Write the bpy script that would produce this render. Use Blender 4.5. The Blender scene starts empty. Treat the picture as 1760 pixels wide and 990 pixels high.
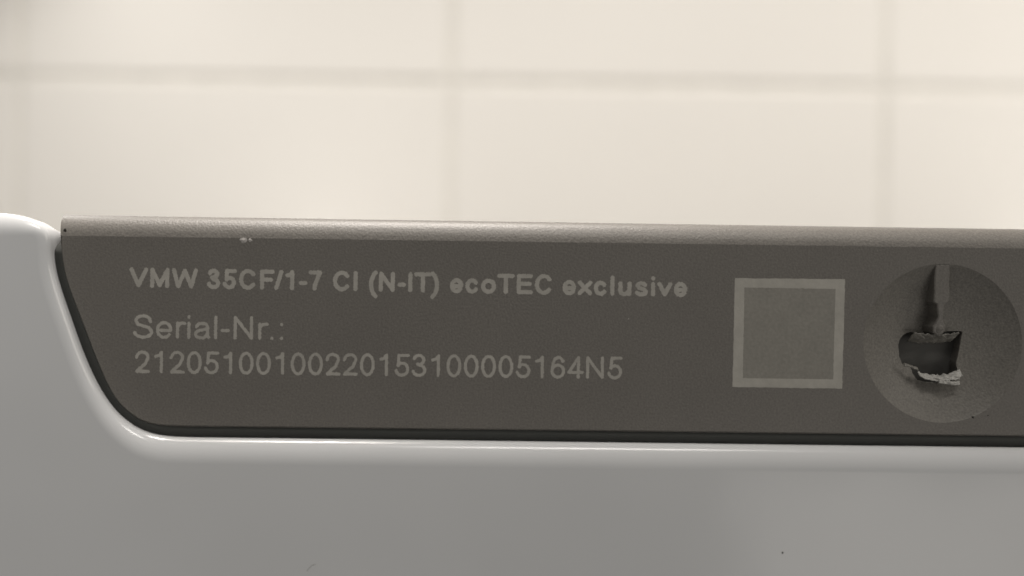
import bpy, bmesh, math, random
import numpy as np
from mathutils import Vector, noise
from mathutils.geometry import tessellate_polygon

random.seed(7)
SC = bpy.context.scene
COL = SC.collection

# ---------------------------------------------------------------- camera
D = 0.110                      # camera to rating plate, metres
FPX = 1760 * 28.0 / 36.0       # focal length in photograph pixels
ROLL = 0.0138
cam_d = bpy.data.cameras.new('camera')
cam = bpy.data.objects.new('camera', cam_d)
COL.objects.link(cam)
cam_d.lens = 28.0
cam_d.sensor_width = 36.0
cam_d.clip_start = 0.002
cam_d.clip_end = 50
cam.location = (0, -D, 0)
cam.rotation_euler = (math.radians(90), -ROLL, 0)
cam_d.dof.use_dof = True
cam_d.dof.focus_distance = D + 0.0031
cam_d.dof.aperture_fstop = 6.0
SC.camera = cam

# ---------------------------------------------------------------- world and lamps
W = bpy.data.worlds.new('World')
SC.world = W
W.use_nodes = True
bg = W.node_tree.nodes['Background']
bg.inputs[0].default_value = (1.0, 0.962, 0.91, 1)
bg.inputs[1].default_value = 0.172

def area(name, loc, target, size, power, color):
    l = bpy.data.lights.new(name, 'AREA')
    l.shape = 'RECTANGLE'
    l.size, l.size_y = size
    l.energy = power
    l.color = color
    o = bpy.data.objects.new(name, l)
    COL.objects.link(o)
    o.location = loc
    d = Vector(target) - Vector(loc)
    o.rotation_euler = d.to_track_quat('-Z', 'Y').to_euler()
    return o

WARM = (1.0, 0.93, 0.83)
top = area('lamp_above_boiler', (-0.10, 0.14, 0.85), (0.02, 0.0, 0.0), (0.9, 0.10), 1.75, (1.0, 0.93, 0.86))
top.data.spread = math.radians(40)
wall_fill = area('wall_fill_light', (0.49, -0.22, 0.62), (0.39, 0.26, 0.09), (1.45, 0.08), 1.46, (1.0, 0.96, 0.91))  # added fill, its beam brightens the wall alone; no such fixture there
wall_fill.data.spread = math.radians(44)
area('ceiling_lamp_room_side', (1.45, -0.80, 0.80), (0, 0, 0), (0.6, 0.6), 3.95, WARM)
# added panel light, not a window, for the soft reflection in the lower-right lacquer
area('low_reflection_light', (1.20, -2.0, -0.95), (0.55, 0.0, -0.35), (1.1, 0.95), 5.5, (1.0, 0.95, 0.88))
area('wall_lamp_left', (-0.24, 0.18, 0.20), (-0.06, 0.0, 0.0), (0.045, 0.02), 0.22, (1, 0.97, 0.93))

SC.view_settings.view_transform = 'Standard'
SC.view_settings.look = 'None'
SC.view_settings.exposure = 0.0
SC.view_settings.gamma = 1.0
SC.view_settings.use_curve_mapping = False
SC.cycles.use_denoising = True
SC.cycles.use_light_tree = False
SC.cycles.caustics_reflective = False
SC.cycles.caustics_refractive = False
SC.cycles.sample_clamp_indirect = 3.0

# ---------------------------------------------------------------- helpers
CR, SR = math.cos(ROLL), math.sin(ROLL)
S = D / FPX                    # metres per photograph pixel on the plate

def P(px, py, y=0.0):
    """measured position on the object (photograph px) -> metres, at depth y"""
    k = (D + y) / FPX
    u, v = (px - 880) * k, (495 - py) * k
    return Vector((u * CR - v * SR, y, u * SR + v * CR))

def P2(px, py, y=0.0):
    p = P(px, py, y)
    return (p.x, p.z)

def empty(name, loc=(0, 0, 0)):
    o = bpy.data.objects.new(name, None)
    COL.objects.link(o)
    o.location = loc
    o.empty_display_size = 0.01
    return o

def link(name, me, mat, parent=None, smooth=False):
    me.name = name
    o = bpy.data.objects.new(name, me)
    COL.objects.link(o)
    if mat:
        me.materials.append(mat)
    if parent:
        o.parent = parent
    if smooth:
        me.polygons.foreach_set('use_smooth', [True] * len(me.polygons))
    return o

def mesh(name, verts, faces, mat, parent=None, smooth=False):
    me = bpy.data.meshes.new(name)
    me.from_pydata([tuple(v) for v in verts], [], faces)
    me.update()
    return link(name, me, mat, parent, smooth)

def chaikin(pts, n=2):
    for _ in range(n):
        q = [pts[0]]
        for a, b in zip(pts, pts[1:]):
            q.append((a[0] * .75 + b[0] * .25, a[1] * .75 + b[1] * .25))
            q.append((a[0] * .25 + b[0] * .75, a[1] * .25 + b[1] * .75))
        q.append(pts[-1])
        pts = q
    return pts

def resample(pts, step):
    pts = np.array(pts, float)
    seg = np.hypot(*(pts[1:] - pts[:-1]).T)
    s = np.concatenate([[0], np.cumsum(seg)])
    n = max(2, int(round(s[-1] / step)) + 1)
    t = np.linspace(0, s[-1], n)
    return np.stack([np.interp(t, s, pts[:, 0]), np.interp(t, s, pts[:, 1])], 1)

# ---------------------------------------------------------------- materials
def mat(name, color, rough, spec=0.5, bumps=(), var=None, coat=0.0, rough_var=None):
    """bumps: list of (scale, strength, distance, detail); var: (scale, amount)"""
    m = bpy.data.materials.new(name)
    m.use_nodes = True
    nt = m.node_tree
    b = nt.nodes['Principled BSDF']
    b.inputs['Base Color'].default_value = (*color, 1)
    b.inputs['Roughness'].default_value = rough
    b.inputs['Specular IOR Level'].default_value = spec
    b.inputs['Coat Weight'].default_value = coat
    b.inputs['Coat Roughness'].default_value = 0.06
    tc = nt.nodes.new('ShaderNodeTexCoord')
    prev = None
    for sc_, st, di, de in bumps:
        n = nt.nodes.new('ShaderNodeTexNoise')
        n.inputs['Scale'].default_value = sc_
        n.inputs['Detail'].default_value = de
        nt.links.new(tc.outputs['Object'], n.inputs['Vector'])
        bp = nt.nodes.new('ShaderNodeBump')
        bp.inputs['Strength'].default_value = st
        bp.inputs['Distance'].default_value = di
        nt.links.new(n.outputs['Fac'], bp.inputs['Height'])
        if prev:
            nt.links.new(prev.outputs['Normal'], bp.inputs['Normal'])
        prev = bp
    if prev:
        nt.links.new(prev.outputs['Normal'], b.inputs['Normal'])
    if var:
        last = None
        for sc_, am in var:
            n = nt.nodes.new('ShaderNodeTexNoise')
            n.inputs['Scale'].default_value = sc_
            n.inputs['Detail'].default_value = 3
            nt.links.new(tc.outputs['Object'], n.inputs['Vector'])
            r = nt.nodes.new('ShaderNodeMapRange')
            r.inputs['From Min'].default_value = 0.3
            r.inputs['From Max'].default_value = 0.7
            r.inputs['To Min'].default_value = 1 - am
            r.inputs['To Max'].default_value = 1 + am
            nt.links.new(n.outputs['Fac'], r.inputs['Value'])
            mx = nt.nodes.new('ShaderNodeMix')
            mx.data_type = 'RGBA'
            mx.blend_type = 'MULTIPLY'
            mx.inputs['Factor'].default_value = 1
            if last is None:
                mx.inputs['A'].default_value = (*color, 1)
            else:
                nt.links.new(last, mx.inputs['A'])
            nt.links.new(r.outputs['Result'], mx.inputs['B'])
            last = mx.outputs['Result']
        nt.links.new(last, b.inputs['Base Color'])
    if rough_var:
        n = nt.nodes.new('ShaderNodeTexNoise')
        n.inputs['Scale'].default_value = rough_var[0]
        n.inputs['Detail'].default_value = 4
        nt.links.new(tc.outputs['Object'], n.inputs['Vector'])
        r = nt.nodes.new('ShaderNodeMapRange')
        r.inputs['To Min'].default_value = rough - rough_var[1]
        r.inputs['To Max'].default_value = rough + rough_var[1]
        nt.links.new(n.outputs['Fac'], r.inputs['Value'])
        nt.links.new(r.outputs['Result'], b.inputs['Roughness'])
    return m

M_CASE = mat('white_lacquer', (0.67, 0.68, 0.69), 0.17, 0.5,
             bumps=[(60, 0.10, 0.002, 1)], var=[(35, 0.012)], rough_var=(50, 0.04))
M_PLATE = mat('grained_grey_plastic', (0.156, 0.146, 0.132), 0.46, 0.45,
              bumps=[(3400, 0.48, 0.0001, 2)],
              var=[(90, 0.035), (3600, 0.17)])
M_PRINT = mat('pale_print', (0.395, 0.38, 0.343), 0.6, 0.3,
              bumps=[(2600, 0.3, 0.0001, 2)], var=[(800, 0.06), (200, 0.05)])
M_TEXT = mat('pale_text_print', (0.37, 0.355, 0.322), 0.6, 0.3,
              bumps=[(2600, 0.3, 0.0001, 2)], var=[(800, 0.08), (150, 0.08)])
M_SEAL = mat('black_rubber', (0.06, 0.062, 0.058), 0.7, 0.3, bumps=[(1500, 0.2, 0.0001, 2)])
M_INNER = mat('charcoal_plastic', (0.09, 0.088, 0.082), 0.6, 0.3, bumps=[(1500, 0.2, 0.0001, 2)])
M_TORN = mat('whitened_torn_plastic', (0.47, 0.46, 0.43), 0.45, 0.5,
             bumps=[(1800, 0.35, 0.0003, 3)], var=[(1500, 0.16)])
M_LIP = mat('stressed_grey_plastic', (0.20, 0.19, 0.17), 0.4, 0.5,
            bumps=[(1500, 0.5, 0.0003, 3)], var=[(900, 0.3)])
M_TILE = mat('cream_glazed_tile', (0.80, 0.769, 0.720), 0.45, 0.35,
             var=[(9, 0.012)])
M_GROUT = mat('cream_grout', (0.735, 0.708, 0.655), 0.9, 0.2, bumps=[(700, 0.4, 0.0006, 3)], var=[(60, 0.06)])
M_DIRT = mat('dark_dirt', (0.03, 0.028, 0.025), 0.8, 0.2)

# ---------------------------------------------------------------- tiled wall behind
WY = 0.37 - D                 # wall face depth
k = 0.37 / FPX
TILE = 743 * k
GAP = 0.0035
wall = empty('wall', (0, WY, 0))
wall['kind'] = 'structure'
wall.rotation_euler = (0, -ROLL * 0.0, 0)
# grout bed, a slab with real thickness
def box(x0, x1, y0, y1, z0, z1):
    v = [(x, y, z) for x in (x0, x1) for y in (y0, y1) for z in (z0, z1)]
    f = [(0, 1, 3, 2), (4, 6, 7, 5), (0, 4, 5, 1), (2, 3, 7, 6), (0, 2, 6, 4), (1, 5, 7, 3)]
    return v, f
v, f = box(-1.5, 1.5, 0.0009, 0.10, -1.1, 1.3)
mesh('grout_bed', v, f, M_GROUT, wall)
bm = bmesh.new()
bmesh.ops.create_cube(bm, size=1)
bmesh.ops.scale(bm, vec=(TILE - GAP, 0.008, TILE - GAP), verts=bm.verts)
bmesh.ops.translate(bm, vec=(0, 0.004, 0), verts=bm.verts)
ed = [e for e in bm.edges if all(vv.co.y < 0.001 for vv in e.verts) or abs((e.verts[0].co - e.verts[1].co).y) > 0.001]
bmesh.ops.bevel(bm, geom=ed, offset=0.0011, segments=3, affect='EDGES', profile=0.5)
tm = bpy.data.meshes.new('tile')
bm.to_mesh(tm)
bm.free()
tm.materials.append(M_TILE)
x0, _, z0 = P(777, 141, WY)   # a grout crossing
rnd = random.Random(3)
for i in range(-6, 7):
    for j in range(-5, 6):
        cx, cz = x0 + (i + .5) * TILE, z0 + (j + .5) * TILE
        if not (-1.45 < cx < 1.45 and -1.0 < cz < 1.2):
            continue
        o = bpy.data.objects.new('tile', tm)
        COL.objects.link(o)
        o.parent = wall
        o.location = (cx, rnd.uniform(-0.0002, 0.0002), cz)
        o.rotation_euler = (rnd.uniform(-.0012, .0012), rnd.uniform(-.0006, .0006), rnd.uniform(-.0012, .0012))

# ---------------------------------------------------------------- the boiler
boiler = empty('boiler', (0, 0, 0))
boiler['label'] = 'glossy white boiler casing with a dark grey printed plate set in its notch'
boiler['category'] = 'boiler'

YF = -0.0027                  # casing front
# rim profile: curvature eases in from the flat front and tightens towards the notch wall
PROF = [(0.0, 0.0, 0.0)]       # (in-plane run, depth, normal angle)
for q in range(60):
    th = (q + .5) / 60 * math.pi / 2
    rho = 0.35 + 2.6 * (1 - th / (math.pi / 2)) ** 2
    PROF.append((PROF[-1][0] + rho * math.cos(th), PROF[-1][1] + rho * math.sin(th), (q + 1) / 60 * math.pi / 2))
R = 0.0033                    # in-plane width of the rim
PROF = [(a * R / PROF[-1][0], b * R / PROF[-1][0], c) for a, b, c in PROF]
YB = YF + PROF[-1][1]         # where the rim ends
RIGHT = 0.215                 # right end of the notch
notch_px = [(-260, 366.5), (-60, 367), (4, 367), (28, 368.5), (52, 374), (74, 386), (86, 401), (89, 420),
            (89, 440), (93, 468), (103, 502), (118, 545), (135, 594), (154, 640), (172, 674),
            (193, 704), (218, 727), (245, 742), (276, 749.5), (320, 752), (420, 753), (800, 757.5),
            (1300, 764), (1760, 769.5)]
pl = chaikin([P2(x, y, YB) for x, y in notch_px], 3)
pl = resample(pl, 2.2 * S)
zl = pl[0][1]
slope = (pl[-1][1] - pl[-60][1]) / (pl[-1][0] - pl[-60][0])
xe, ze = pl[-1]
# the far end of the notch mirrors the near one
zb = ze
right = [(RIGHT - .012, zb), (RIGHT - .004, zb + .0035), (RIGHT, zb + .012), (RIGHT + .003, zl - .006),
         (RIGHT + .006, zl - .001), (RIGHT + .011, zl), (RIGHT + .05, zl)]
right = resample(chaikin([(xe + .002, zb)] + right, 3), 6 * S)
xr, xl_, zbot, rc = RIGHT + .10, pl[0][0] - .02, zl - .42, .012
def corner(cx, cz, a0):
    return [(cx + rc * math.cos(a0 - t * math.pi / 24), cz + rc * math.sin(a0 - t * math.pi / 24)) for t in range(13)]
rest = corner(xr - rc, zl - rc, math.pi / 2) + corner(xr - rc, zbot + rc, 0) + \
    corner(xl_ + rc, zbot + rc, -math.pi / 2) + corner(xl_ + rc, zl - rc, math.pi)
loop = np.array([tuple(p) for p in pl] + [tuple(p) for p in right] + rest)
# outline runs clockwise seen from the front (x right, z up): material lies on its right side
nxt, prv = np.roll(loop, -1, 0), np.roll(loop, 1, 0)
tg = nxt - prv
tg /= np.linalg.norm(tg, axis=1)[:, None]
outn = np.stack([-tg[:, 1], tg[:, 0]], 1)          # outward normal (up on the top edge)
for _ in range(6):                                  # even out the normals
    outn = (np.roll(outn, 1, 0) + outn * 2 + np.roll(outn, -1, 0))
    outn /= np.linalg.norm(outn, axis=1)[:, None]
N = len(loop)
# the rim gets tighter where the outline turns sharply
Rl = R * (1 - .68 * np.abs(outn[:, 0]) ** 1.5)
dn = np.linalg.norm(np.roll(outn, -3, 0) - np.roll(outn, 3, 0), axis=1)
ds = np.linalg.norm(np.roll(loop, -3, 0) - np.roll(loop, 3, 0), axis=1)
Rl = np.minimum(Rl, .72 * ds / np.maximum(dn, 1e-9))
Rl = np.minimum(Rl, np.minimum(np.roll(Rl, 2), np.roll(Rl, -2)))
for _ in range(24):
    Rl = np.minimum(Rl, (np.roll(Rl, 1) + Rl * 2 + np.roll(Rl, -1)) / 4)
verts, norms, rings = [], [], []
NS = 12
def ring(off, y, ny, nn):
    st = len(verts)
    for i in range(N):
        q = loop[i] - outn[i] * (off * Rl[i] / R)
        verts.append((q[0], y, q[1]))
        norms.append(Vector((outn[i][0] * nn, -ny, outn[i][1] * nn)).normalized())
    rings.append(st)
ring(.006, .25, 0, 1)
ring(.0035, YB + .010, 0, 1)
ring(.0003, YB + .0025, 0, 1)
for a_, b_, c_ in PROF[::-4]:
    ring(R - a_, YF + b_, math.cos(c_), math.sin(c_))
faces = []
for a, b in zip(rings, rings[1:]):
    for i in range(N):
        j = (i + 1) % N
        faces.append((a + i, a + j, b + j, b + i))
last = rings[-1]
poly = [Vector((verts[last + i][0], verts[last + i][2], 0)) for i in range(N)]
for t in tessellate_polygon([poly]):
    faces.append(tuple(last + q for q in t))
casing = mesh('casing', verts, faces, M_CASE, boiler, True)
bm = bmesh.new(); bm.from_mesh(casing.data)
bmesh.ops.recalc_face_normals(bm, faces=bm.faces)
bm.to_mesh(casing.data); bm.free()
fy = [p for p in casing.data.polygons if abs(p.normal.y) > .999]
if sum(p.normal.y * p.area for p in fy) > 0:
    casing.data.flip_normals()
casing.data.normals_split_custom_set_from_vertices(norms)

# rubber seal in the gap and the dark housing behind the plate
i0 = next(i for i in range(N) if loop[i][1] < P2(89, 408)[1])
i1 = len(pl) + len(right) - 1
i1 = max(i for i in range(len(pl) + len(right)) if loop[i][1] < zl - .004)
notch = loop[i0:i1 + 1]
def strip(offs_y):
    vs, fs = [], []
    for off, y in offs_y:
        for i in range(i0, i1 + 1):
            w = min(1.0, (i - i0) / 12, (i1 - i) / 12)
            q = loop[i] + outn[i] * off
            vs.append((q[0], y + (1 - w) ** 2 * .0022, q[1]))
    m = i1 + 1 - i0
    for r in range(len(offs_y) - 1):
        for i in range(m - 1):
            fs.append((r * m + i, r * m + i + 1, (r + 1) * m + i + 1, (r + 1) * m + i))
    return vs, fs
v, f = strip([(.00003, .0046), (.00003, YB + .0006), (.0026, YB + .0022), (.0022, .0046)])
mesh('seal', v, f, M_SEAL, boiler, True)

# ---------------------------------------------------------------- rating plate
XR_PLATE = RIGHT + .0005
def crease(px):  return 405 + (px - 104) * (427 - 405) / 1656
def topl(px):    return 369.5 + (px - 104) * (394 - 369.5) / 1656
left_px = [(104, 405), (104, 425), (106, 448), (112, 478), (124, 512), (144, 564), (163, 614), (183, 661),
           (200, 690), (222, 711), (246, 726), (280, 732.5), (330, 733.5)]
lp = chaikin(left_px, 2)
bot = [(600, 736.5), (1000, 741), (1400, 746), (1760, 750.5)]
ol = [P2(*q) for q in lp + bot]
zc_r = P2(1760, crease(1760))[1]
zb_r = ol[-1][1]
ol += [(RIGHT - .013, zb_r - .0001), (RIGHT - .006, zb_r + .003), (RIGHT - .002, zb_r + .012), (XR_PLATE - .001, zc_r)]
# crease line, right to left
COLS = [104, 106, 109, 113, 118, 124] + list(range(1760, 127, -24))[::-1]
crs = [P2(px, crease(px) + 0.25 * noise.noise(Vector((px * .03, 0, 0)))) for px in COLS[:0:-1]]
ol += crs
ol = np.array(ol)
# drop near-duplicate points
keep = [0]
for i in range(1, len(ol)):
    if np.hypot(*(ol[i] - ol[keep[-1]])) > 1e-6:
        keep.append(i)
ol = ol[keep]
n_side = len(ol) - len(crs)
def inset(o, d):
    t = np.roll(o, -1, 0) - np.roll(o, 1, 0)
    t /= np.linalg.norm(t, axis=1)[:, None]
    return o + np.stack([-t[:, 1], t[:, 0]], 1) * d   # counter-clockwise seen from front: interior on the left
ins = inset(ol, 2.6 * S)
ins[n_side:] = ol[n_side:]                            # the crease keeps its place
ins[0] = (ol[0][0] + 2.6 * S, ol[0][1])
ins[n_side - 1] = ol[n_side - 1]

CX, CY, RP = 1620.5, 590.0, 136.5
hc = (1617.0, 612.0)
hole = [(1560, 596), (1563, 585), (1570, 577), (1584, 572.5), (1604, 575), (1628, 575), (1650, 571.5),
        (1674, 570.5), (1672, 584), (1669, 603), (1663, 626), (1664, 640), (1657, 652), (1652, 661),
        (1630, 662), (1606, 660.5), (1592, 657), (1585, 647), (1582, 636), (1575, 631), (1566, 629), (1561, 615)]
def ray(poly, c, a):
    best = None
    dx, dy = math.cos(a), math.sin(a)
    for (ax, ay), (bx, by) in zip(poly, poly[1:] + poly[:1]):
        ex, ey = bx - ax, by - ay
        den = dx * ey - dy * ex
        if abs(den) < 1e-9:
            continue
        t = ((ax - c[0]) * ey - (ay - c[1]) * ex) / den
        s = ((ax - c[0]) * dy - (ay - c[1]) * dx) / den
        if t > 0 and -1e-9 <= s <= 1 + 1e-9:
            best = t if best is None else max(best, t)
    return best
NA = 144
DISH = 0.0033
def dish_y(x, y):
    q = ((x - CX) ** 2 + (y - CY) ** 2) / RP ** 2
    return DISH * max(0.0, 1 - q)
verts, faces = [], []
def addp(x, z, y):
    verts.append((x, y, z)); return len(verts) - 1
O = [addp(q[0], q[1], .00022) for q in ol]
for i in [0] + list(range(n_side, len(ol))):
    verts[O[i]] = (ol[i][0], 0, ol[i][1])
I = [addp(q[0], q[1], 0.0) if i < n_side - 1 else O[i] for i, q in enumerate(ins)]
for i in range(n_side - 1):
    faces.append((O[i], O[i + 1], I[i + 1], I[i]) if I[i + 1] != O[i + 1] else (O[i], O[i + 1], I[i]))
faces.append((O[0], I[0], O[-1]))
back = [addp(q[0], q[1], .0042) for q in ol[:n_side]]
for i in range(n_side - 1):
    faces.append((back[i], back[i + 1], O[i + 1], O[i]))
circ_dir = []
for a in range(NA):
    an = 2 * math.pi * a / NA
    # start and end points along rays from the hole centre
    circ = [(CX + RP * math.cos(q * math.pi / 90), CY + RP * math.sin(q * math.pi / 90)) for q in range(180)]
    circ_dir.append((an, ray(circ, hc, an), ray(hole, hc, an)))
C0 = []
for an, rc_, rh in circ_dir:
    x, z = P2(hc[0] + rc_ * math.cos(an), hc[1] + rc_ * math.sin(an))
    C0.append(addp(x, z, 0.0))
# flat face between the outline and the dish
vv = [Vector((verts[i][0], verts[i][2], 0)) for i in I]
cc = [Vector((verts[i][0], verts[i][2], 0)) for i in C0]
idx = I + C0
for t in tessellate_polygon([vv, cc]):
    faces.append(tuple(idx[q] for q in t))
prev = C0
NRG = 16
for r in range(1, NRG + 1):
    t = r / NRG
    cur = []
    for an, rc_, rh in circ_dir:
        rr = rc_ + (rh - rc_) * t
        px, py = hc[0] + rr * math.cos(an), hc[1] + rr * math.sin(an)
        if r == NRG:
            px += 0.9 * noise.noise(Vector((px * .15, py * .15, 3)))
            py += 0.9 * noise.noise(Vector((px * .15, py * .15, 8)))
        x, z = P2(px, py)
        cur.append(addp(x, z, dish_y(px, py) + (0.00003 if r == 1 else 0)))
    for i in range(NA):
        j = (i + 1) % NA
        faces.append((prev[i], prev[j], cur[j], cur[i]))
    prev = cur
for dy, sc_ in ((.0003, .99), (.0035, 1.10)):
    cur = []
    cxz = P2(*hc)
    for i in prev:
        x, y, z = verts[i]
        cur.append(addp(cxz[0] + (x - cxz[0]) * sc_, cxz[1] + (z - cxz[1]) * sc_, y + dy))
    for i in range(NA):
        j = (i + 1) % NA
        faces.append((prev[i], prev[j], cur[j], cur[i]))
    prev = cur
# rounded top edge, then the flat deck running back
NB = 9
RT_Y = .0030
pxs = [104 + (1760 - 104) * i / 68 for i in range(69)]
base_row = list(reversed(O[n_side:])) if False else None
rows = []
for s in range(NB + 1):
    t = s / NB
    a = math.radians(13 + 77 * t)
    fz = (math.sin(a) - math.sin(math.radians(13))) / (1 - math.sin(math.radians(13)))
    fyy = (math.cos(math.radians(13)) - math.cos(a)) / math.cos(math.radians(13))
    row = []
    xs = COLS
    for px in xs:
        zc, zt = P2(px, crease(px)), P2(px, topl(px), RT_Y)
        x = P2(px, crease(px) * (1 - fz) + topl(px) * fz, RT_Y * fyy)[0]
        x += 6.5 * S * fz ** 4 * max(0.0, 1 - (px - 104) / 30.0)
        z = zc[1] + (zt[1] - zc[1]) * fz
        row.append((x, RT_Y * fyy, z))
    row.append((XR_PLATE - .001 + .0006, RT_Y * fyy, zc_r + (row[-1][2] - zc_r if s else 0)))
    rows.append(row)
r0 = [O[0]] + [O[i] for i in range(len(ol) - 1, n_side - 1, -1)] + [O[n_side - 1]]
# bottom row of the rounding shares the crease
prev = r0
for row in rows[1:]:
    cur = [addp(x, z, y) for x, y, z in row]
    for i in range(len(cur) - 1):
        faces.append((prev[i], prev[i + 1], cur[i + 1], cur[i]))
    prev = cur
deck = [addp(verts[i][0], verts[i][2] - .0004, .055) for i in prev]
for i in range(len(deck) - 1):
    faces.append((prev[i], prev[i + 1], deck[i + 1], deck[i]))
# left end cheek of the rounding
lefts = [O[0]]
st = r0
cheek_front = [O[0]]
me = bpy.data.meshes.new('rating_plate')
me.from_pydata(verts, [], faces)
bm = bmesh.new(); bm.from_mesh(me)
bmesh.ops.remove_doubles(bm, verts=bm.verts, dist=2e-7)
bmesh.ops.recalc_face_normals(bm, faces=bm.faces)
bm.faces.ensure_lookup_table()
big = max(bm.faces, key=lambda q: q.calc_area() * (abs(q.normal.y) > .99))
if big.normal.y > 0:
    bmesh.ops.reverse_faces(bm, faces=bm.faces)
for e in bm.edges:
    e.smooth = not (len(e.link_faces) == 2 and e.calc_face_angle(0) > math.radians(11))
bm.to_mesh(me); bm.free()
plate = link('rating_plate', me, M_PLATE, boiler, True)
M_DISH = mat('coarse_grey_plastic', (0.177, 0.167, 0.149), 0.5, 0.45, bumps=[(3000, 0.55, 0.0001, 2)],
             var=[(90, 0.03), (3600, 0.2)])
me.materials.append(M_DISH)      # the dish is left in a coarser, paler finish
dc = P(CX, CY)
for q in me.polygons:
    c_ = q.center
    if 2e-5 < c_.y < .0036 and math.hypot(c_.x - dc.x, c_.z - dc.z) < RP * S and q.normal.y < -.5:
        q.material_index = 1
plate['label'] = 'dark grey grained plastic plate with pale printed lettering'
# cheek closing the left end and the housing under the deck
def ext(name, poly, y0, y1, m, parent):
    n = len(poly)
    vs = [(q[0], y0, q[1]) for q in poly] + [(q[0], y1, q[1]) for q in poly]
    fs = [(i, (i + 1) % n, n + (i + 1) % n, n + i) for i in range(n)]
    t = tessellate_polygon([[Vector((q[0], q[1], 0)) for q in poly]])
    fs += [tuple(q) for q in t] + [tuple(n + w for w in q) for q in t]
    o = mesh(name, vs, fs, m, parent)
    b_ = bmesh.new(); b_.from_mesh(o.data)
    bmesh.ops.recalc_face_normals(b_, faces=b_.faces)
    b_.to_mesh(o.data); b_.free()
    return o
hp = [tuple(loop[i] + outn[i] * .00012) for i in range(i0, i1 + 1, 3)]
ztop = P2(104, 380)[1]
hp = [(hp[0][0] + .0006, ztop)] + hp + [(hp[-1][0] - .0004, P2(1760, 404)[1])]
ext('inner_housing', hp, .0047, .22, M_INNER, boiler)
# plate end cheek at the left
n_ck = 10
ck = [(P2(104, 420)[0] + .00002, .0001, P2(104, 420)[1])]
for row in rows:
    x, y, z = row[0]
    ck.append((x + 2e-5, y + 1e-5, z - 2e-5))
ck.append((rows[-1][0][0] + 2e-5, .0046, rows[-1][0][2] - 2e-5))
ck.append((P2(104, 420)[0] + .00002, .0046, P2(104, 420)[1]))
mesh('end_cheek', ck, [tuple(range(len(ck)))], M_PLATE, plate)

# ---------------------------------------------------------------- printed lettering
def arc(cx, cy, rx, ry, a0, a1, n=18):
    return [(cx + rx * math.cos(math.radians(a0 + (a1 - a0) * i / n)),
             cy + ry * math.sin(math.radians(a0 + (a1 - a0) * i / n))) for i in range(n + 1)]

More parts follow.
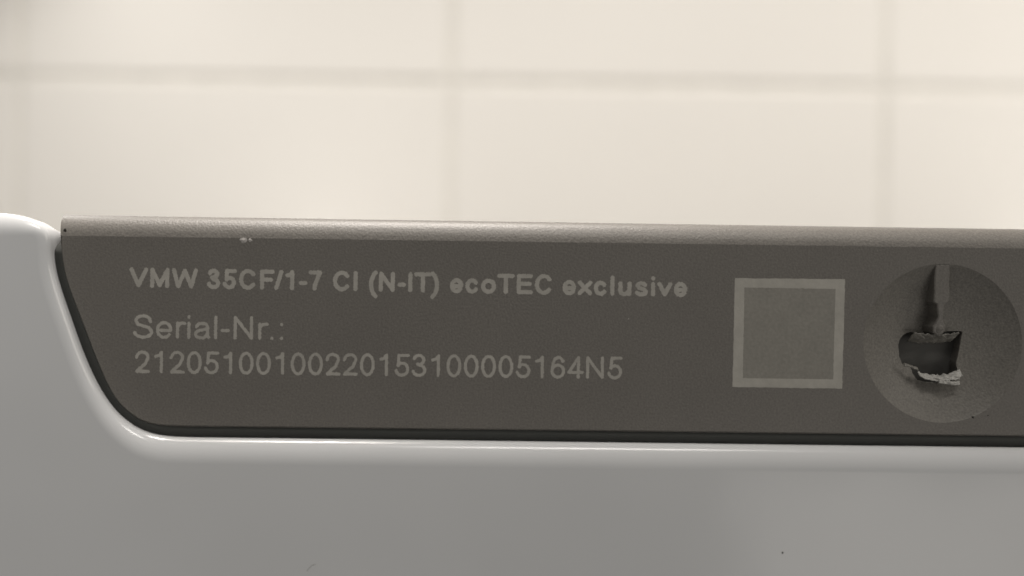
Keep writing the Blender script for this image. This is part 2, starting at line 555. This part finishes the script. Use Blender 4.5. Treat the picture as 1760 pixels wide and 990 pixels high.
def glyph(ch, h, bold):
    """centre-line strokes of a grotesque sans letter, em units; h = half stroke"""
    CAP, XH = .716, .519
    c0, c1, x1 = h, CAP - h, XH - h
    b = .02 if bold else 0
    if ch == ' ': return .278, []
    if ch == 'V': return .667, [[(h, c1), (.333, c0 + .01), (.667 - h, c1)]]
    if ch == 'M': return .833, [[(.075 + h, c0), (.075 + h, c1), (.416, c0 + .03), (.758 - h, c1), (.758 - h, c0)]]
    if ch == 'W': return .944, [[(.01 + h, c1), (.24, c0), (.472, c1 - .02), (.704, c0), (.934 - h, c1)]]
    if ch == 'C':
        return .722, [arc(.375, .358, .315 - h, .37 - h, 38, 322, 36)]
    if ch == 'F': return .611, [[(.08 + h, c0), (.08 + h, c1), (.57 - h * .6, c1)], [(.08 + h, .36), (.51 - h * .6, .36)]]
    if ch == 'E': return .667, [[(.615 - h * .6, c1), (.08 + h, c1), (.08 + h, c0), (.625 - h * .6, c0)], [(.08 + h, .37), (.585 - h * .6, .37)]]
    if ch == 'T': return .611, [[(.02 + h * .7, c1), (.59 - h * .7, c1)], [(.305, c1), (.305, c0)]]
    if ch == 'I': return .278, [[(.139, c0), (.139, c1)]]
    if ch == 'N': return .722, [[(.075 + h, c0), (.075 + h, c1), (.645 - h, c0), (.645 - h, c1)]]
    if ch == 'S':
        r1, r2 = .355 - h, .0
        return .667, [[(.595 - h, .50)] + arc(.33, .535, .255 - h, .193 - h, 10, 180, 14) +
                      [(.095 + h, .48), (.17 + h * .4, .42), (.33, .375), (.50, .325)] +
                      arc(.335, .185, .295 - h, .197 - h, 30, -90, 12) + arc(.335, .185, .29 - h, .197 - h, -90, -172, 12)]
    if ch == '/': return .278, [[(.0 + h * .7, c0), (.278 - h * .7, c1)]]
    if ch == '-': return .333, [[(.05 + h * .6, .265), (.285 - h * .6, .265)]]
    if ch == '(': return .333, [arc(.55, .26, .49 - h, .53, 128, 232, 20)]
    if ch == ')': return .333, [arc(-.22, .26, .49 - h, .53, 52, -52, 20)]
    if ch == '.': return .278, [[(.139, h), (.139, h + .002)]]
    if ch == ':': return .278, [[(.139, h), (.139, h + .002)], [(.139, XH - h), (.139, XH - h - .002)]]
    if ch == '0': return .556, [arc(.278, .355, .238 - h, .365 - h, 0, 360, 40)]
    if ch == '1': return .556, [[(.335, c0), (.335, c1 + .0)], [(.335, c1 - .005), (.25, c1 - .105), (.125 + h * .5, .555 - h * .4)]]
    if ch == '2':
        return .556, [[(.045 + h, .50)] + arc(.28, .51, .225 - h, .212 - h, 175, -32, 20) +
                      [(.37, .29), (.21, .155), (.07 + h, c0 + .02), (.515 - h * .7, c0)], [(.06 + h, c0), (.515 - h * .7, c0)]]
    if ch == '3':
        return .556, [arc(.265, .53, .205 - h, .192 - h, 165, -90, 20) + [(.22, .338 + h * .35 + .04)],
                      [(.24, .385)] + arc(.27, .20, .237 - h, .212 - h, 88, -170, 24)]
    if ch == '4': return .556, [[(.385, c0), (.385, c1), (.03 + h, .20), (.53 - h * .5, .20)]]
    if ch == '5':
        return .556, [[(.495 - h * .5, c1), (.165 + h * .3, c1), (.105 + h, .345)],
                      [(.105 + h, .345), (.14 + h, .40)] + arc(.272, .232, .24 - h, .242 - h, 112, -166, 26)]
    if ch == '6':
        return .556, [arc(.283, .232, .235 - h, .242 - h, 0, 360, 32),
                      [(.505 - h, .555)] + arc(.30, .48, .185 - h, .24 - h, 22, 100, 10) + [(.19, .62), (.085 + h, .50), (.048 + h, .34), (.05 + h, .24)]]
    if ch == '7': return .556, [[(.045 + h * .7, c1), (.505 - h, c1), (.35, .45), (.255, .20), (.215 + h * .4, c0)]]
    if ch == 'e':
        return .556, [[(.06 + h, .245), (.515 - h, .245)] + arc(.28, .26, .24 - h, .27 - h, 0, 322, 34)]
    if ch == 'c':
        return (.556 if bold else .5), [arc(.275, .26, .24 - h, .27 - h, 38, 322, 30)]
    if ch == 'o': return .611, [arc(.305, .26, .27 - h, .27 - h, 0, 360, 34)]
    if ch == 'x': return .556, [[(.015 + h, c0), (.541 - h, x1)], [(.02 + h, x1), (.536 - h, c0)]]
    if ch == 'l': return (.278 if bold else .222), [[((.139 if bold else .111), c0), ((.139 if bold else .111), c1)]]
    if ch == 'i':
        m = .139 if bold else .111
        return m * 2, [[(m, c0), (m, x1)], [(m, c1), (m, c1 - .004)]]
    if ch == 'u':
        return .611, [[(.07 + h, x1), (.07 + h, .19)] + arc(.285, .19, .215 - h, .20 - h, 180, 300, 12) + [(.541 - h, .20)],
                      [(.541 - h, x1), (.541 - h, c0)]]
    if ch == 's':
        return .556, [arc(.275, .383, .205 - h, .148 - h, 15, 200, 14) + [(.22, .29), (.36, .245)] +
                      arc(.28, .15, .235 - h, .162 - h, 40, -165, 16)]
    if ch == 'v': return .556, [[(.01 + h, x1), (.278, c0 + .01), (.546 - h, x1)]]
    if ch == 'r': return (.389 if bold else .333), [[(.065 + h, c0), (.065 + h, x1)], [(.065 + h, .30)] + arc(.27, .30, .205 - h, .225 - h, 180, 70, 10)]
    if ch == 'a':
        return .556, [[(.06 + h, .37)] + arc(.275, .37, .205 - h, .157 - h, 170, 0, 14) + [(.48 - h, .12), (.515 - h, c0)],
                      [(.48 - h, .315), (.33, .285), (.2, .262)] + arc(.2, .145, .165 - h, .152 - h, 100, 270, 14) + [(.32, .03), (.48 - h, .14)]]
    raise ValueError(ch)

PREC = 0.5   # sampling of the print, photograph px
def text_mesh(name, text, px, py, em, ang, hw, width=None, bold=False, yaw=0.0, hs=1.0):
    """text starting at px,py (baseline), em in px; contour of the distance to the strokes"""
    h = hw / em
    pen, strokes = 0.0, []
    for ch in text:
        adv, st = glyph(ch, h, bold)
        strokes.append((pen, st))
        pen += adv
    sx = (width / (pen * em)) if width else 1.0
    wpx, hpx = pen * em * sx + 8, em * 1.05
    gx = np.arange(-4, wpx, PREC)
    gy = np.arange(-.26 * em, .80 * em, PREC)
    dist = np.full((len(gy), len(gx)), 1e3)
    for p0, st in strokes:
        for pl_ in st:
            pts = [((p0 + a) * em * sx, b_ * em) for a, b_ in pl_]
            for (ax, ay), (bx, by) in zip(pts, pts[1:]):
                i0_ = max(0, int((min(ax, bx) - hw - 3 + 4) / PREC)); i1_ = min(len(gx), int((max(ax, bx) + hw + 3 + 4) / PREC) + 2)
                if i1_ <= i0_: continue
                X, Y = np.meshgrid(gx[i0_:i1_], gy)
                ex, ey = bx - ax, by - ay
                L2 = ex * ex + ey * ey + 1e-12
                t = np.clip(((X - ax) * ex + (Y - ay) * ey) / L2, 0, 1)
                dd = np.hypot(X - ax - t * ex, Y - ay - t * ey)
                dist[:, i0_:i1_] = np.minimum(dist[:, i0_:i1_], dd)
    rs = np.random.RandomState(len(text) * 13 + int(em))
    nz = rs.randn(*dist.shape)
    for _ in range(3):
        nz = (nz + np.roll(nz, 1, 0) + np.roll(nz, -1, 0) + np.roll(nz, 1, 1) + np.roll(nz, -1, 1)) / 5
    nz /= nz.std()
    F = hw - dist + nz * 0.30
    return contour_mesh(name, F, gx, gy, px, py, ang, LIFT, M_TEXT)

LIFT = -0.000012
def contour_mesh(name, F, gx, gy, px, py, ang, y, m=None):
    ca, sa = math.cos(ang), math.sin(ang)
    vid, verts_, faces_ = {}, [], []
    def vert(x, yy):
        key = (round(x, 3), round(yy, 3))
        if key not in vid:
            u, v = x * ca + yy * sa, -x * sa + yy * ca       # ang > 0 tilts down to the right
            p = P(px + u, py - v, 0)
            verts_.append((p.x, y, p.z)); vid[key] = len(verts_) - 1
        return vid[key]
    ny, nx = F.shape
    ins_ = F > 0
    for j in range(ny - 1):
        i = 0
        row = ins_[j] | ins_[j + 1]
        cand = np.nonzero(row[:-1] | row[1:])[0]
        if len(cand) == 0: continue
        full = ins_[j][:-1] & ins_[j][1:] & ins_[j + 1][:-1] & ins_[j + 1][1:]
        done = -1
        for i in cand:
            if i <= done: continue
            if full[i]:
                e = i
                while e + 1 < nx - 1 and full[e + 1]: e += 1
                faces_.append((vert(gx[i], gy[j]), vert(gx[e + 1], gy[j]), vert(gx[e + 1], gy[j + 1]), vert(gx[i], gy[j + 1])))
                done = e
                continue
            cs = [(gx[i], gy[j], F[j, i]), (gx[i + 1], gy[j], F[j, i + 1]), (gx[i + 1], gy[j + 1], F[j + 1, i + 1]), (gx[i], gy[j + 1], F[j + 1, i])]
            pg = []
            for a, b_ in zip(cs, cs[1:] + cs[:1]):
                if a[2] > 0: pg.append((a[0], a[1]))
                if (a[2] > 0) != (b_[2] > 0):
                    t = a[2] / (a[2] - b_[2])
                    pg.append((a[0] + (b_[0] - a[0]) * t, a[1] + (b_[1] - a[1]) * t))
            ids = []
            for q in pg:
                w = vert(*q)
                if w not in ids: ids.append(w)
            if len(ids) >= 3: faces_.append(tuple(ids))
    return mesh(name, verts_, faces_, m or M_PRINT, plate)

o = text_mesh('printed_lettering', 'VMW 35CF/1-7 CI (N-IT) ecoTEC exclusive', 222, 494, 48.4, .0172, 3.6, width=961, bold=True)
o['label'] = 'bold top line of pale print'
o = text_mesh('printed_lettering', 'Serial-Nr.:', 226, 581, 56.5, .0135, 2.75, width=266)
o['label'] = 'middle line of pale print, short and ending in a colon'
o = text_mesh('printed_lettering', '2120510010022015310000' + '5164N5', 229.5, 641, 54.0, .0128, 2.65, width=842)
o['label'] = 'bottom line of pale print, a long row of digits'

# pale printed square (its machine-readable pattern is left out)
sq_o = [(1263, 478), (1452.5, 480), (1447.5, 668), (1259, 665)]
sq_i = [(1279.5, 494), (1436, 496.5), (1432, 652), (1276.5, 650)]
def edge_pts(q, n, jit, seed):
    out = []
    for s in range(4):
        a, b_ = q[s], q[(s + 1) % 4]
        for i in range(n):
            t = i / n
            x, y = a[0] + (b_[0] - a[0]) * t, a[1] + (b_[1] - a[1]) * t
            out.append(P(x + jit * noise.noise(Vector((x * .21, y * .21, seed))), y + jit * noise.noise(Vector((x * .21, y * .21, seed + 9)))))
    return out
a_, b_ = edge_pts(sq_o, 30, .8, 1), edge_pts(sq_i, 30, .8, 4)
n4 = len(a_)
vs = [(p.x, LIFT, p.z) for p in a_ + b_]
mesh('printed_frame', vs, [(i, (i + 1) % n4, n4 + (i + 1) % n4, n4 + i) for i in range(n4)], M_PRINT, plate)
M_FADED = mat('faded_print', (0.25, 0.24, 0.214), 0.6, 0.3, bumps=[(2600, 0.3, 0.0001, 2)], var=[(300, 0.05), (2200, 0.09)])
vs = [(p.x, LIFT, p.z) for p in b_]
cen = P((1279 + 1432) / 2, 573)
vs.append((cen.x, LIFT, cen.z))
mesh('printed_field', vs, [(i, (i + 1) % n4, n4) for i in range(n4)], M_FADED, plate)

# ---------------------------------------------------------------- moulded rib above the hole
rib = [(1609, 456), (1632, 455), (1632.5, 470), (1631, 488), (1632, 505), (1630, 519), (1624, 524), (1622.5, 534),
       (1623, 552), (1627, 560), (1627, 569), (1622, 575), (1614, 576), (1608, 571), (1607, 562), (1612, 553),
       (1615, 545), (1613, 533), (1612, 523), (1606, 519), (1607, 500), (1607, 480)]
n = len(rib)
vs, fs = [], []
for grow, y_of in ((1.4, lambda x, y: dish_y(x, y) + .0002), (0.6, lambda x, y: .00012 + .0005 * max(0, (y - 520) / 55)),
                   (-1.2, lambda x, y: .00002 + .0005 * max(0, (y - 520) / 55))):
    for i, (x, y) in enumerate(rib):
        xa, ya = rib[i - 1]; xb, yb = rib[(i + 1) % n]
        dx, dy = xb - xa, yb - ya
        L = math.hypot(dx, dy)
        nx_, ny_ = dy / L, -dx / L
        p = P(x + nx_ * grow, y + ny_ * grow, 0)
        vs.append((p.x, y_of(x, y), p.z))
for r in range(2):
    for i in range(n):
        j = (i + 1) % n
        fs.append((r * n + i, r * n + j, (r + 1) * n + j, (r + 1) * n + i))
for t in tessellate_polygon([[Vector((vs[2 * n + i][0], vs[2 * n + i][2], 0)) for i in range(n)]]):
    fs.append(tuple(2 * n + q for q in t))
mesh('moulded_rib', vs, fs, M_PLATE, plate)
# small round end of the rib
def lump(name, path, rad, m, seed, amp, ny=16, squash=1.0, parent=None):
    """lumpy bent rod along path of (px, py, y), radius px"""
    vs, fs = [], []
    pp = np.array(path, float)
    t = np.linspace(0, len(pp) - 1, 34)
    c = np.stack([np.interp(t, range(len(pp)), pp[:, q]) for q in range(3)], 1)
    for i in range(len(c)):
        e = i / (len(c) - 1)
        endr = math.sqrt(max(0.02, 1 - (2 * e - 1) ** 6))
        d = c[min(i + 1, len(c) - 1)] - c[max(i - 1, 0)]
        tx, ty = d[0], d[1]
        L = math.hypot(tx, ty) or 1
        nx_, ny_ = -ty / L, tx / L
        for q in range(ny):
            a = 2 * math.pi * q / ny
            w = Vector((c[i][0] * .075, c[i][1] * .075, seed)) + Vector((math.cos(a), math.sin(a), 0)) * .8
            r = rad * endr * (1 + amp * noise.noise(w) + amp * .6 * noise.noise(w * 2.7))
            pxx = c[i][0] + nx_ * r * math.cos(a) * squash
            pyy = c[i][1] + ny_ * r * math.cos(a) * squash
            p = P(pxx, pyy, 0)
            vs.append((p.x, c[i][2] - r * S * math.sin(a), p.z))
    for i in range(len(c) - 1):
        for q in range(ny):
            r_ = (q + 1) % ny
            fs.append((i * ny + q, i * ny + r_, (i + 1) * ny + r_, (i + 1) * ny + q))
    fs.append(tuple(range(ny))); fs.append(tuple(range((len(c) - 1) * ny, len(c) * ny)))
    o = mesh(name, vs, fs, m, parent or plate, True)
    b2 = bmesh.new(); b2.from_mesh(o.data)
    bmesh.ops.recalc_face_normals(b2, faces=b2.faces)
    b2.to_mesh(o.data); b2.free()
    return o
lump('rib_knob', [(1619, 556, .0010), (1617, 566, .0009), (1616, 575, .0012)], 9, M_PLATE, 2, .18)
def shred(name, x0, x1, top, bot, y_top, y_bot, m, seed, amp, nx=46, ny=16, rag=2.5):
    """crumpled torn flap: top / bot are edge curves of (px, py); depth runs y_top -> y_bot"""
    vs, fs = [], []
    tx, tyv = zip(*top); bx, byv = zip(*bot)
    for i in range(nx + 1):
        px = x0 + (x1 - x0) * i / nx
        ta = float(np.interp(px, tx, tyv)) + rag * noise.noise(Vector((px * .16, seed, 1))) + rag * .6 * noise.noise(Vector((px * .5, seed, 2)))
        tb = float(np.interp(px, bx, byv)) + rag * noise.noise(Vector((px * .14, seed, 5))) + rag * .6 * noise.noise(Vector((px * .45, seed, 7)))
        for j in range(ny + 1):
            t = j / ny
            py = ta + (tb - ta) * t
            w = Vector((px * .07, py * .12, seed))
            rid = 1 - abs(noise.noise(w)) * 2
            fine = noise.noise(w * 3.1)
            fine2 = noise.noise(w * 7.0)
            edge = math.sin(math.pi * t) ** .5
            endf = min(1.0, min(i, nx - i) / 5)
            y = y_top + (y_bot - y_top) * t - amp * (0.55 * rid * edge + .35 * fine + .07 * fine2) * endf
            p = P(px + 1.2 * fine, py, 0)
            vs.append((p.x, y, p.z))
    for i in range(nx):
        for j in range(ny):
            a = i * (ny + 1) + j
            fs.append((a, a + 1, a + ny + 2, a + ny + 1))
    o = mesh(name, vs, fs, m, plate, True)
    sd = o.modifiers.new('thickness', 'SOLIDIFY')
    sd.thickness = .00018
    return o
o = shred('torn_edge', 1588, 1661, [(1587, 641), (1596, 643), (1618, 647), (1640, 645), (1655, 639), (1664, 636)],
          [(1587, 646), (1596, 653), (1620, 657), (1640, 655), (1655, 652), (1662, 645)], .0018, .0009, M_TORN, 5, .0006)
o['label'] = 'whitened torn plastic along the lower edge of the hole'
shred('torn_edge', 1620, 1655, [(1620, 655), (1655, 657)], [(1620, 660), (1640, 663), (1655, 663)], .0008, .0008, M_TORN, 15, .0004, 24, 6, 1.6)
shred('broken_lip', 1579, 1658, [(1579, 573), (1600, 575), (1628, 576), (1658, 573)],
      [(1579, 590), (1600, 593), (1640, 592), (1658, 588)], .0012, .0031, M_LIP, 9, .0009)
shred('broken_lip', 1562, 1586, [(1562, 625), (1575, 629), (1586, 633)], [(1562, 630), (1575, 634), (1586, 638)], .0014, .0011, M_LIP, 12, .0004, 20, 5, 1.2)

# ---------------------------------------------------------------- dirt and chips
def speck(name, px, py, y, r, m, parent, seed, sx=1.0):
    vs, fs = [], []
    c = P(px, py, y)
    n = 12
    vs.append((c.x, y - r * S * .35, c.z))
    for i in range(n):
        a = 2 * math.pi * i / n
        rr = r * (1 + .5 * noise.noise(Vector((math.cos(a) * 1.3, math.sin(a) * 1.3, seed))))
        p = P(px + rr * math.cos(a) * sx, py + rr * math.sin(a), y)
        vs.append((p.x, y - 1e-5, p.z))
    for i in range(n):
        fs.append((0, 1 + i, 1 + (i + 1) % n))
    return mesh(name, vs, fs, m, parent)
M_CHIP = mat('pale_chip', (0.42, 0.40, 0.38), 0.5, 0.4, bumps=[(3000, .4, .0001, 2)])
speck('chip', 419, 413, 0, 4.5, M_CHIP, plate, 1, 1.5)
speck('chip', 430, 412.5, 0, 3, M_CHIP, plate, 2, 1.2)
speck('dirt_speck', 111.5, 396, .0001, 3, M_DIRT, plate, 3)
speck('dirt_speck', 1672, 717, 0, 2.0, M_DIRT, plate, 4)
speck('dirt_speck', 1698, 714, 0, 1.2, M_DIRT, plate, 5)
speck('dirt_speck', 1345, 950, YF, 1.8, M_DIRT, casing, 6)
speck('dirt_speck', 721, 382, .0024, 2.2, M_DIRT, plate, 7)
speck('dirt_speck', 1134, 397, .0014, 3.0, M_LIP, plate, 8, 1.6)
speck('dirt_speck', 1080, 548, 0, 1.0, M_CHIP, plate, 11)
# a short hair lying on the lacquer
hv, hf = [], []
for i in range(9):
    t = i / 8
    for d in (-.35, .35):
        p = P(528 + 15 * t + d * .7, 981 - 11 * t - 3 * math.sin(t * 3.1) + d, YF)
        hv.append((p.x, YF - 2e-5, p.z))
for i in range(8):
    hf.append((2 * i, 2 * i + 1, 2 * i + 3, 2 * i + 2))
mesh('hair', hv, hf, mat('grey_dust', (0.3, 0.29, 0.28), 0.7, 0.2), casing)
